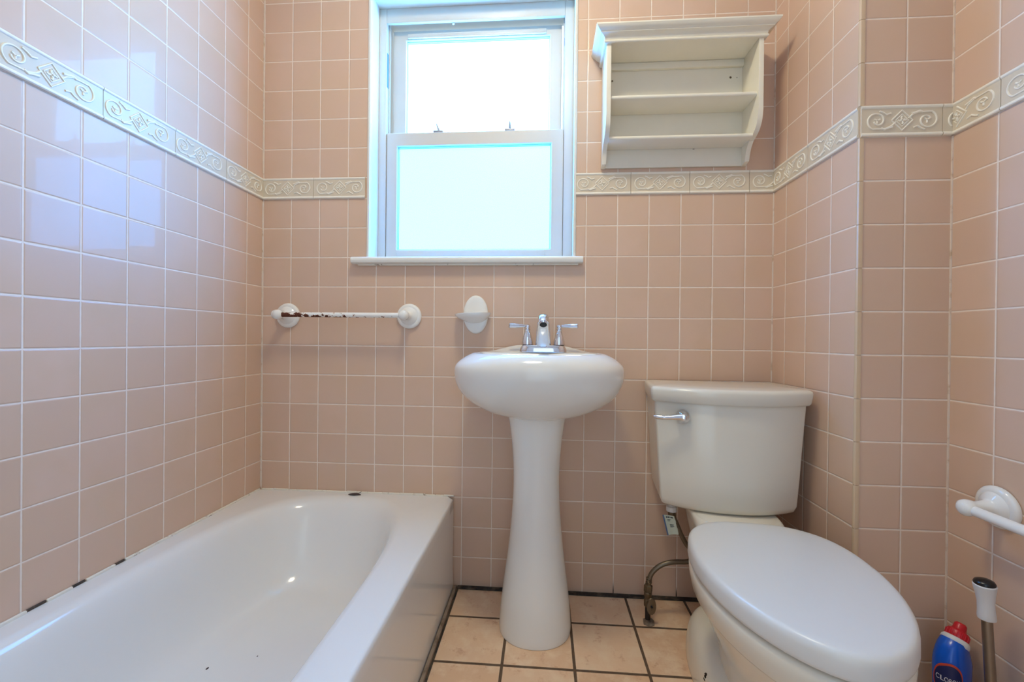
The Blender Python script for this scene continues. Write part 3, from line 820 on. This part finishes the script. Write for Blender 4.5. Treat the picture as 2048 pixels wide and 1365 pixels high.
lathe(bm, [(0.0105, 0.0), (0.012, 0.003), (0.012, 0.018), (0.0095, 0.021)], (1.4615, -0.128, 0.333), (-0.15, 0, 1), 8)
finish(bm, 'hose_nut', M_BRASS, ws, angle=25)
bm = NB()
lathe(bm, [(0.013, 0.0), (0.017, 0.002), (0.017, 0.016), (0.011, 0.019), (0.011, 0.047)], (1.4585, -0.128, 0.352), (0, 0, 1), 12)
finish(bm, 'tank_nut', M_WPLAS, ws, angle=25)
# paper tag wrapped on the hose
tg = thing('hang_tag', (1.459, -0.14, 0.31), 'small pale paper tag with printed bars on the hose under the toilet tank', 'tag')
A, B_, C_, D_ = Vector((1.4265, -0.142, 0.345)), Vector((1.4625, -0.142, 0.342)), Vector((1.4770, -0.142, 0.285)), Vector((1.4425, -0.142, 0.281))
def tagp(u, v, dy=0.0):
    p = A*(1-u)*(1-v) + B_*u*(1-v) + C_*u*v + D_*(1-u)*v
    return p + Vector((0, dy + 0.004*math.sin(u*PI), 0))
def tagpatch(bm, u0, u1, v0, v1, y0, y1, mi=0, m=6):
    loops = []
    for i in range(m + 1):
        u = u0 + (u1 - u0)*i/m
        loops.append([tagp(u, v0, y0), tagp(u, v1, y0), tagp(u, v1, y1), tagp(u, v0, y1)])
    loft(bm, loops, True, True, mi)
bm = NB(); tagpatch(bm, 0.13, 1, 0, 1, -0.0006, 0.0006)
tube(bm, [tagp(1.0, 0.2), tagp(1.06, 0.35, 0.008), tagp(1.1, 0.6, 0.010), tagp(1.06, 0.85, 0.008), tagp(1.0, 0.95)], 0.0008, 6)
finish(bm, 'card', M_TAG, tg, angle=30)
bm = NB(); tagpatch(bm, 0.0, 0.125, 0, 1, -0.0009, 0.0009)
finish(bm, 'blue_edge', M_TAGB, tg, angle=30)
bm = NB()
for u0, u1, v0, v1 in [(0.28, 0.42, 0.07, 0.14), (0.45, 0.56, 0.07, 0.14), (0.60, 0.66, 0.07, 0.14), (0.70, 0.86, 0.07, 0.14), (0.34, 0.62, 0.22, 0.245), (0.34, 0.56, 0.28, 0.30),
                       (0.46, 0.80, 0.47, 0.49), (0.46, 0.76, 0.515, 0.535), (0.46, 0.80, 0.56, 0.58), (0.46, 0.70, 0.605, 0.625)]:
    tagpatch(bm, u0, u1, v0, v1, -0.0012, -0.0007, 0, 2)
finish(bm, 'print', M_INK, tg, smooth=False)

# ------------------------------------------------------------------ towel bars
def rosette_prof(R): return [(R*0.98, 0.0), (R, 0.003), (R*0.985, 0.007), (R*0.92, 0.0105), (R*0.80, 0.0125), (R*0.72, 0.0125), (R*0.66, 0.015), (R*0.60, 0.018), (R*0.42, 0.022), (R*0.34, 0.028), (R*0.30, 0.040)]
tb = thing('towel_rail', (0.333, 0, 0.974), 'white towel rail with rusty flaking paint on the back wall above the tub', 'towel rail')
ZB = 0.9735; YB = -0.064
for sx, cx in ((-1, 0.1045), (1, 0.5615)):
    bm = NB()
    lathe(bm, rosette_prof(0.0455) + [(0.0135, 0.052), (0.0165, 0.058), (0.0178, 0.066), (0.0165, 0.0745), (0.011, 0.080), (0.004, 0.0825)], (cx, -0.0004, ZB), (0, -1, 0), 40)
    if sx < 0: lathe(bm, [(0.013, -0.006), (0.0155, 0.0), (0.0165, 0.008), (0.0145, 0.0155), (0.0085, 0.0205), (0.002, 0.0225)], (cx - 0.001, YB, ZB + 0.0008), (-1, 0, 0), 28)
    finish(bm, 'post', M_CER, tb)
bm = NB(); tube(bm, [(0.1055 + 0.455*i/12, YB, ZB) for i in range(13)], 0.0088, 20)
finish(bm, 'bar', M_RUST, tb)
# second bar low on the right wall, near the camera
tb2 = thing('towel_rail', (XR, -0.72, 0.534), 'plain white towel rail low on the right wall above the toilet brush', 'towel rail')
ZB2, XB2 = 0.534, 1.976
for cy in (-0.515, -0.935):
    bm = NB()
    lathe(bm, rosette_prof(0.0455) + [(0.0135, 0.052), (0.0165, 0.058), (0.0178, 0.066), (0.0165, 0.0745), (0.011, 0.080), (0.004, 0.0825)], (XR - 0.0004, cy, ZB2 + 0.006), (-1, 0, -0.06), 40)
    finish(bm, 'post', M_CER, tb2)
bm = NB(); tube(bm, [(XB2, -0.516 - 0.418*i/8, ZB2) for i in range(9)], 0.0108, 20)
finish(bm, 'bar', M_CER, tb2)

# ------------------------------------------------------------------ soap dish
sd = thing('soap_dish', (0.803, 0, 0.981), 'white ceramic oval soap dish on the back wall between towel rail and faucet', 'soap dish')
bm = NB()
lathe(bm, [(1.0, 0.0), (1.0, 0.006), (0.97, 0.010), (0.90, 0.0125), (0.7, 0.014), (0.02, 0.0145)], (0.8045, -0.0004, 0.981), (0, -1, 0), 56, 0, 0.0445, 0.0685)
finish(bm, 'back_plate', M_CER, sd)
bm = NB()
def tray_loop(z, a, d, yb=-0.008, dx=0.0):
    return [(0.8045 + dx + a*math.cos(PI + PI*k/40), yb - d*abs(math.sin(PI*k/40))**0.8, z) for k in range(41)]
L = [tray_loop(0.949, 0.016, 0.004), tray_loop(0.953, 0.026, 0.018), tray_loop(0.9585, 0.036, 0.036, dx=-0.001), tray_loop(0.965, 0.046, 0.054, dx=-0.003), tray_loop(0.9705, 0.055, 0.068, dx=-0.006), tray_loop(0.976, 0.060, 0.076, dx=-0.008), tray_loop(0.981, 0.0625, 0.079, dx=-0.009), tray_loop(0.9835, 0.0625, 0.079, dx=-0.009),
     tray_loop(0.9845, 0.060, 0.076, dx=-0.009), tray_loop(0.981, 0.055, 0.070, dx=-0.008), tray_loop(0.976, 0.046, 0.058, dx=-0.006), tray_loop(0.974, 0.02, 0.02)]
for q in L:
    for i, (x, y, z) in enumerate(q): q[i] = (x, y, z + (x - 0.80)*0.055)
loft(bm, L)
finish(bm, 'tray', M_CER, sd, angle=50)

# ------------------------------------------------------------------ wall shelf
sh = thing('wall_shelf', (1.4835, 0, 1.492), 'empty white wooden wall shelf with crown moulding, right of the window', 'shelf')
SX0, SX1, SD = 1.240, 1.727, 0.122
side = [(-0.001, 1.4925), (-0.012, 1.4925), (-0.031, 1.4985), (-0.033, 1.504)]
cur = catmull([(0, -0.033, 1.504), (0, -0.038, 1.521), (0, -0.046, 1.5375), (0, -0.058, 1.550), (0, -0.061, 1.5535)], 4)
side += [(p.y, p.z) for p in cur[1:]]
side += [(-0.067, 1.5555)]
cur = catmull([(0, -0.067, 1.5555), (0, -0.081, 1.561), (0, -0.098, 1.571), (0, -0.110, 1.585), (0, -0.1175, 1.603), (0, -0.122, 1.63)], 4)
side += [(p.y, p.z) for p in cur[1:]]
side += [(-0.122, 1.853), (-0.001, 1.853)]
for x0 in (SX0, SX1 - 0.0145):
    bm = NB()
    a = [bm.verts.new((x0, y, z)) for y, z in side]; b = [bm.verts.new((x0 + 0.0145, y, z)) for y, z in side]
    bm.faces.new(a); bm.faces.new(list(reversed(b)))
    for i in range(len(side)):
        j = (i + 1) % len(side); bm.faces.new((a[i], b[i], b[j], a[j]))
    es = [e for e in bm.edges if abs(e.verts[0].co.x - e.verts[1].co.x) < 1e-6]
    bmesh.ops.bevel(bm, geom=es, offset=0.0014, segments=2, profile=0.5, affect='EDGES')
    finish(bm, 'side_panel', M_SHELF, sh, angle=30)
IX0, IX1 = SX0 + 0.0147, SX1 - 0.0147
for zb, zt, d in ((1.6755, 1.6885, 0.112), (1.5555, 1.568, 0.0875)):
    bm = NB(); prof = [(-0.010, zb), (-d + 0.004, zb), (-d + 0.001, zb + 0.0025), (-d, (zb+zt)/2), (-d + 0.001, zt - 0.0025), (-d + 0.004, zt), (-0.010, zt)]
    loft(bm, [[(x, y, z) for y, z in prof] for x in (IX0, IX1)])
    finish(bm, 'shelf_board', M_SHELF, sh, angle=40)
bm = NB(); box(bm, IX0, IX1, -0.009, -0.001, 1.4935, 1.850)
for x, z, r in ((1.2635 + 0.012, 1.795, 0.0036), (1.6725, 1.794, 0.0042), (1.6935, 1.7935, 0.0018)):
    lathe(bm, [(r*1.35, 0.0), (r*1.25, 0.0010), (r*0.9, 0.0011)], (x, -0.009, z), (0, -1, 0), 14, 0)
    lathe(bm, [(r*0.9, 0.0004), (r*0.85, 0.0014), (0.0002, 0.0012)], (x, -0.009, z), (0, -1, 0), 14, 1)
box(bm, 1.55, 1.556, -0.0096, -0.0088, 1.5525, 1.5545, mi=1)
finish(bm, 'back_panel', [M_SHELF, M_BRASS], sh, angle=30)
bm = NB(); box(bm, IX0, IX1, -0.021, -0.0092, 1.827, 1.8495, 0.001)
finish(bm, 'hanging_rail', M_SHELF, sh, angle=30)
bm = NB()      # crown moulding returns along both sides; one profile swept round three sides
cp = [(0.000, 1.8475), (0.006, 1.8475), (0.0085, 1.8495), (0.0095, 1.8525), (0.0085, 1.8555), (0.006, 1.857), (0.0075, 1.859), (0.0085, 1.864), (0.012, 1.868), (0.0175, 1.871), (0.0215, 1.8725), (0.0215, 1.8745), (0.0245, 1.877), (0.030, 1.8805), (0.034, 1.885), (0.036, 1.8885), (0.036, 1.8925), (0.000, 1.8925)]
def crown_row(o, z):
    xa, xb, yf = SX0 - o, SX1 + o, -SD - o
    return [(xa, -0.001, z), (xa, yf, z), (xb, yf, z), (xb, -0.001, z)]
loops = [crown_row(o, z) for o, z in cp]
vv = [[bm.verts.new(p) for p in L] for L in loops]
for a, b in zip(vv, vv[1:]):
    for i in range(3): bm.faces.new((a[i], a[i+1], b[i+1], b[i]))
bm.faces.new([r[0] for r in vv]); bm.faces.new([r[3] for r in reversed(vv)])
finish(bm, 'crown_moulding', M_SHELF, sh, angle=28)
bm = NB(); box(bm, IX0, IX1, -SD + 0.001, -0.0095, 1.8505, 1.8625)
finish(bm, 'top_board', M_SHELF, sh, angle=30)

# ------------------------------------------------------------------ toilet brush and cleaner
tbx, tby = 1.982, -0.562
br = thing('toilet_brush', (tbx, tby, 0), 'toilet brush with steel rod and white and black grip beside the right wall', 'toilet brush')
bm = NB()
lathe(bm, [(0.030, 0.0006), (0.032, 0.004), (0.031, 0.10), (0.033, 0.14), (0.033, 0.146), (0.030, 0.146), (0.028, 0.10), (0.028, 0.02), (0.001, 0.018)], (tbx, tby, 0), (0, 0, 1), 36)
finish(bm, 'holder', M_WPLAS, br)
bm = NB(); tube(bm, [(tbx + 0.004, tby, 0.02), (tbx, tby, 0.16), (tbx - 0.0115, tby, 0.328)], 0.0088, 18)
finish(bm, 'rod', M_STEEL if False else plain('brushed_steel', rgb(150, 140, 128), 0.3, metal=0.9, var=0.1), br)
bm = NB()
for k in range(7):
    a = k*0.9
    tube(bm, [(tbx, tby, 0.03 + k*0.008), (tbx + 0.022*math.cos(a), tby + 0.022*math.sin(a), 0.03 + k*0.009)], 0.004, 6)
finish(bm, 'bristles', M_WPLAS, br)
bm = NB()
ax = Vector((-0.075, 0, 1)).normalized(); g0 = Vector((tbx - 0.011, tby, 0.322))
lathe(bm, [(0.0105, 0.0), (0.0142, 0.002), (0.0145, 0.006), (0.0135, 0.020), (0.0132, 0.034), (0.0148, 0.050), (0.0172, 0.064), (0.0182, 0.072), (0.0165, 0.0745)], g0, ax, 32)
finish(bm, 'grip', M_WPLAS, br)
bm = NB(); lathe(bm, [(0.0168, 0.0735), (0.0172, 0.0765), (0.0150, 0.0805), (0.010, 0.083), (0.001, 0.084)], g0, ax, 32)
finish(bm, 'grip_cap', M_BLACK, br)

cb = thing('cleaner_bottle', (1.972, -0.487, 0), 'blue bottle of toilet cleaner with red cap behind the toilet lid', 'bottle')
def sect(p, xdir, ydir, a, b, n=40, e=0.8):
    return [p + xdir*(a*sgnpow(math.cos(2*PI*k/n), e)) + ydir*(b*sgnpow(math.sin(2*PI*k/n), e)) for k in range(n)]
yaw = math.radians(25)
ex = Vector((math.cos(yaw), math.sin(yaw), 0)); ey = Vector((-math.sin(yaw), math.cos(yaw), 0))
c0 = Vector((1.972, -0.487, 0))
rows = interp_rows([(0.001, 0, 0.032, 0.022), (0.006, 0, 0.037, 0.026), (0.03, 0, 0.038, 0.027), (0.10, 0, 0.038, 0.027), (0.15, 0, 0.039, 0.028), (0.178, 0.001, 0.040, 0.028), (0.195, 0.003, 0.038, 0.026), (0.209, 0.006, 0.032, 0.024), (0.219, 0.010, 0.026, 0.0215)], 3)
bm = NB()
tl = []
for z, sft, a, b in rows:
    tilt = max(0, (z - 0.17)/0.05)*0.6
    xd = (ex*math.cos(tilt) - Vector((0, 0, 1))*math.sin(tilt))
    tl.append(sect(c0 + ex*sft + Vector((0, 0, z)), xd, ey, a, b))
loft(bm, tl)
finish(bm, 'bottle_body', M_BLUE, cb, angle=50)
na = (Vector((0, 0, 1))*math.cos(0.6) + ex*math.sin(0.6)).normalized()
nb_ = c0 + ex*0.0105 + Vector((0, 0, 0.219))
bm = NB(); lathe(bm, [(0.0235, -0.004), (0.0245, 0.0), (0.0235, 0.006), (0.020, 0.010), (0.012, 0.011)], nb_, na, 36)
finish(bm, 'collar', M_WPLAS, cb)
bm = NB(); lathe(bm, [(0.0185, 0.008), (0.0195, 0.010), (0.0195, 0.022), (0.0175, 0.026), (0.013, 0.028), (0.0115, 0.031), (0.0105, 0.041), (0.008, 0.044), (0.001, 0.045)], nb_, na, 36)
for k in range(18):
    a = 2*PI*k/18
    u = na.cross(ey).normalized(); w_ = na.cross(u)
    q = nb_ + u*(0.0195*math.cos(a)) + w_*(0.0195*math.sin(a))
    tube(bm, [q + na*0.010, q + na*0.022], 0.0011, 6)
finish(bm, 'cap', M_RED, cb, angle=30)
# printed label on the broad face turned to the room
def labp(u, v, h):      # u across the broad face, v up, h off the surface
    th = -PI/2 + u
    z = v
    b = 0.0285; a = 0.040
    return c0 + Vector((0, 0, z)) + ex*((a + h)*sgnpow(math.cos(th), 0.8)) + ey*((b + h)*sgnpow(math.sin(th), 0.8))
LU = -1.22
def labdisc(bm, ru, rv, cv, h0, h1, mi=0, n=40):
    rings = []
    for r, h in ((1.0, h0), (1.0, h1), (0.75, h1), (0.5, h1), (0.25, h1), (0.02, h1)):
        rings.append([labp(LU + r*ru*math.cos(2*PI*k/n), cv + r*rv*math.sin(2*PI*k/n) + 0.35*r*ru*math.cos(2*PI*k/n)*0.02, h) for k in range(n)])
    loft(bm, rings, True, True, mi)
bm = NB(); labdisc(bm, 0.80, 0.038, 0.153, 0.0002, 0.0008); finish(bm, 'label_rim', M_ORANGE, cb, angle=40)
bm = NB(); labdisc(bm, 0.72, 0.033, 0.153, 0.0004, 0.0012); finish(bm, 'label_field', M_NAVY, cb, angle=40)
cu = bpy.data.curves.new('label_text', 'FONT'); cu.body = 'CLOROX'; cu.size = 1.0; cu.align_x = 'CENTER'; cu.align_y = 'CENTER'
to = bpy.data.objects.new('label_text', cu); COL.objects.link(to)
bpy.context.view_layer.update()
me = bpy.data.meshes.new_from_object(to.evaluated_get(bpy.context.evaluated_depsgraph_get()))
COL.objects.unlink(to); bpy.data.objects.remove(to)
bm = NB(); bm.from_mesh(me); bpy.data.meshes.remove(me)
bmesh.ops.triangulate(bm, faces=bm.faces[:])
bmesh.ops.subdivide_edges(bm, edges=bm.edges[:], cuts=1)
wid = max(v.co.x for v in bm.verts) - min(v.co.x for v in bm.verts)
for v in bm.verts: v.co = labp(LU + v.co.x/wid*1.18, 0.153 + v.co.y/wid*0.062, 0.0017)
finish(bm, 'label_lettering', M_LABELW, cb, smooth=False)

# ------------------------------------------------------------------ ceiling lamp (overhead, out of the frame)
LX, LY = 0.92, -0.78
lampo = thing('ceiling_light', (LX, LY, ZC), 'round opal glass ceiling light overhead', 'ceiling light')
bm = NB(); lathe(bm, [(0.150, 0.0005), (0.152, 0.006), (0.150, 0.024), (0.142, 0.028)], (LX, LY, ZC), (0, 0, -1), 48)
finish(bm, 'lamp_base', M_CHROME, lampo)
bm = NB(); lathe(bm, [(0.138, 0.0285), (0.136, 0.045), (0.125, 0.066), (0.10, 0.084), (0.065, 0.095), (0.02, 0.100), (0.001, 0.1005)], (LX, LY, ZC), (0, 0, -1), 48)
finish(bm, 'lamp_shade', M_LAMP, lampo)

# ------------------------------------------------------------------ world, camera, view
w = bpy.data.worlds.new('World'); scene.world = w; w.use_nodes = True
nt = w.node_tree; bg = nt.nodes['Background']
bg.inputs['Color'].default_value = (0.64, 0.83, 1.0, 1); bg.inputs['Strength'].default_value = 1.8      # overcast daylight, cool fill through the added doorway

cam = bpy.data.cameras.new('camera'); co = bpy.data.objects.new('camera', cam); COL.objects.link(co)
yw, pt, rl = 0.0730, -0.0040, -0.0104
Rz = Matrix.Rotation(yw, 3, 'Z'); Rx = Matrix.Rotation(pt, 3, 'X'); Ry = Matrix.Rotation(rl, 3, 'Y')
R = Rz @ Rx @ Ry
mw = Matrix.Identity(4)
for i in range(3):
    mw[i][0] = R[i][0]; mw[i][1] = R[i][2]; mw[i][2] = -R[i][1]
mw[0][3], mw[1][3], mw[2][3] = 1.0456, -1.5152, 0.894
co.matrix_world = mw
cam.sensor_width = 36.0; cam.sensor_fit = 'HORIZONTAL'; cam.lens = 36.0*852.4677/2048.0
cam.clip_start = 0.01; cam.clip_end = 100
scene.camera = co

vs_ = scene.view_settings
vs_.view_transform = 'Standard'; vs_.look = 'None'; vs_.exposure = 0.06; vs_.gamma = 1.0; vs_.use_curve_mapping = False
scene.cycles.use_denoising = True
scene.cycles.max_bounces = 10; scene.cycles.diffuse_bounces = 6; scene.cycles.glossy_bounces = 5
scene.cycles.caustics_reflective = False; scene.cycles.caustics_refractive = False
scene.cycles.sample_clamp_indirect = 8.0
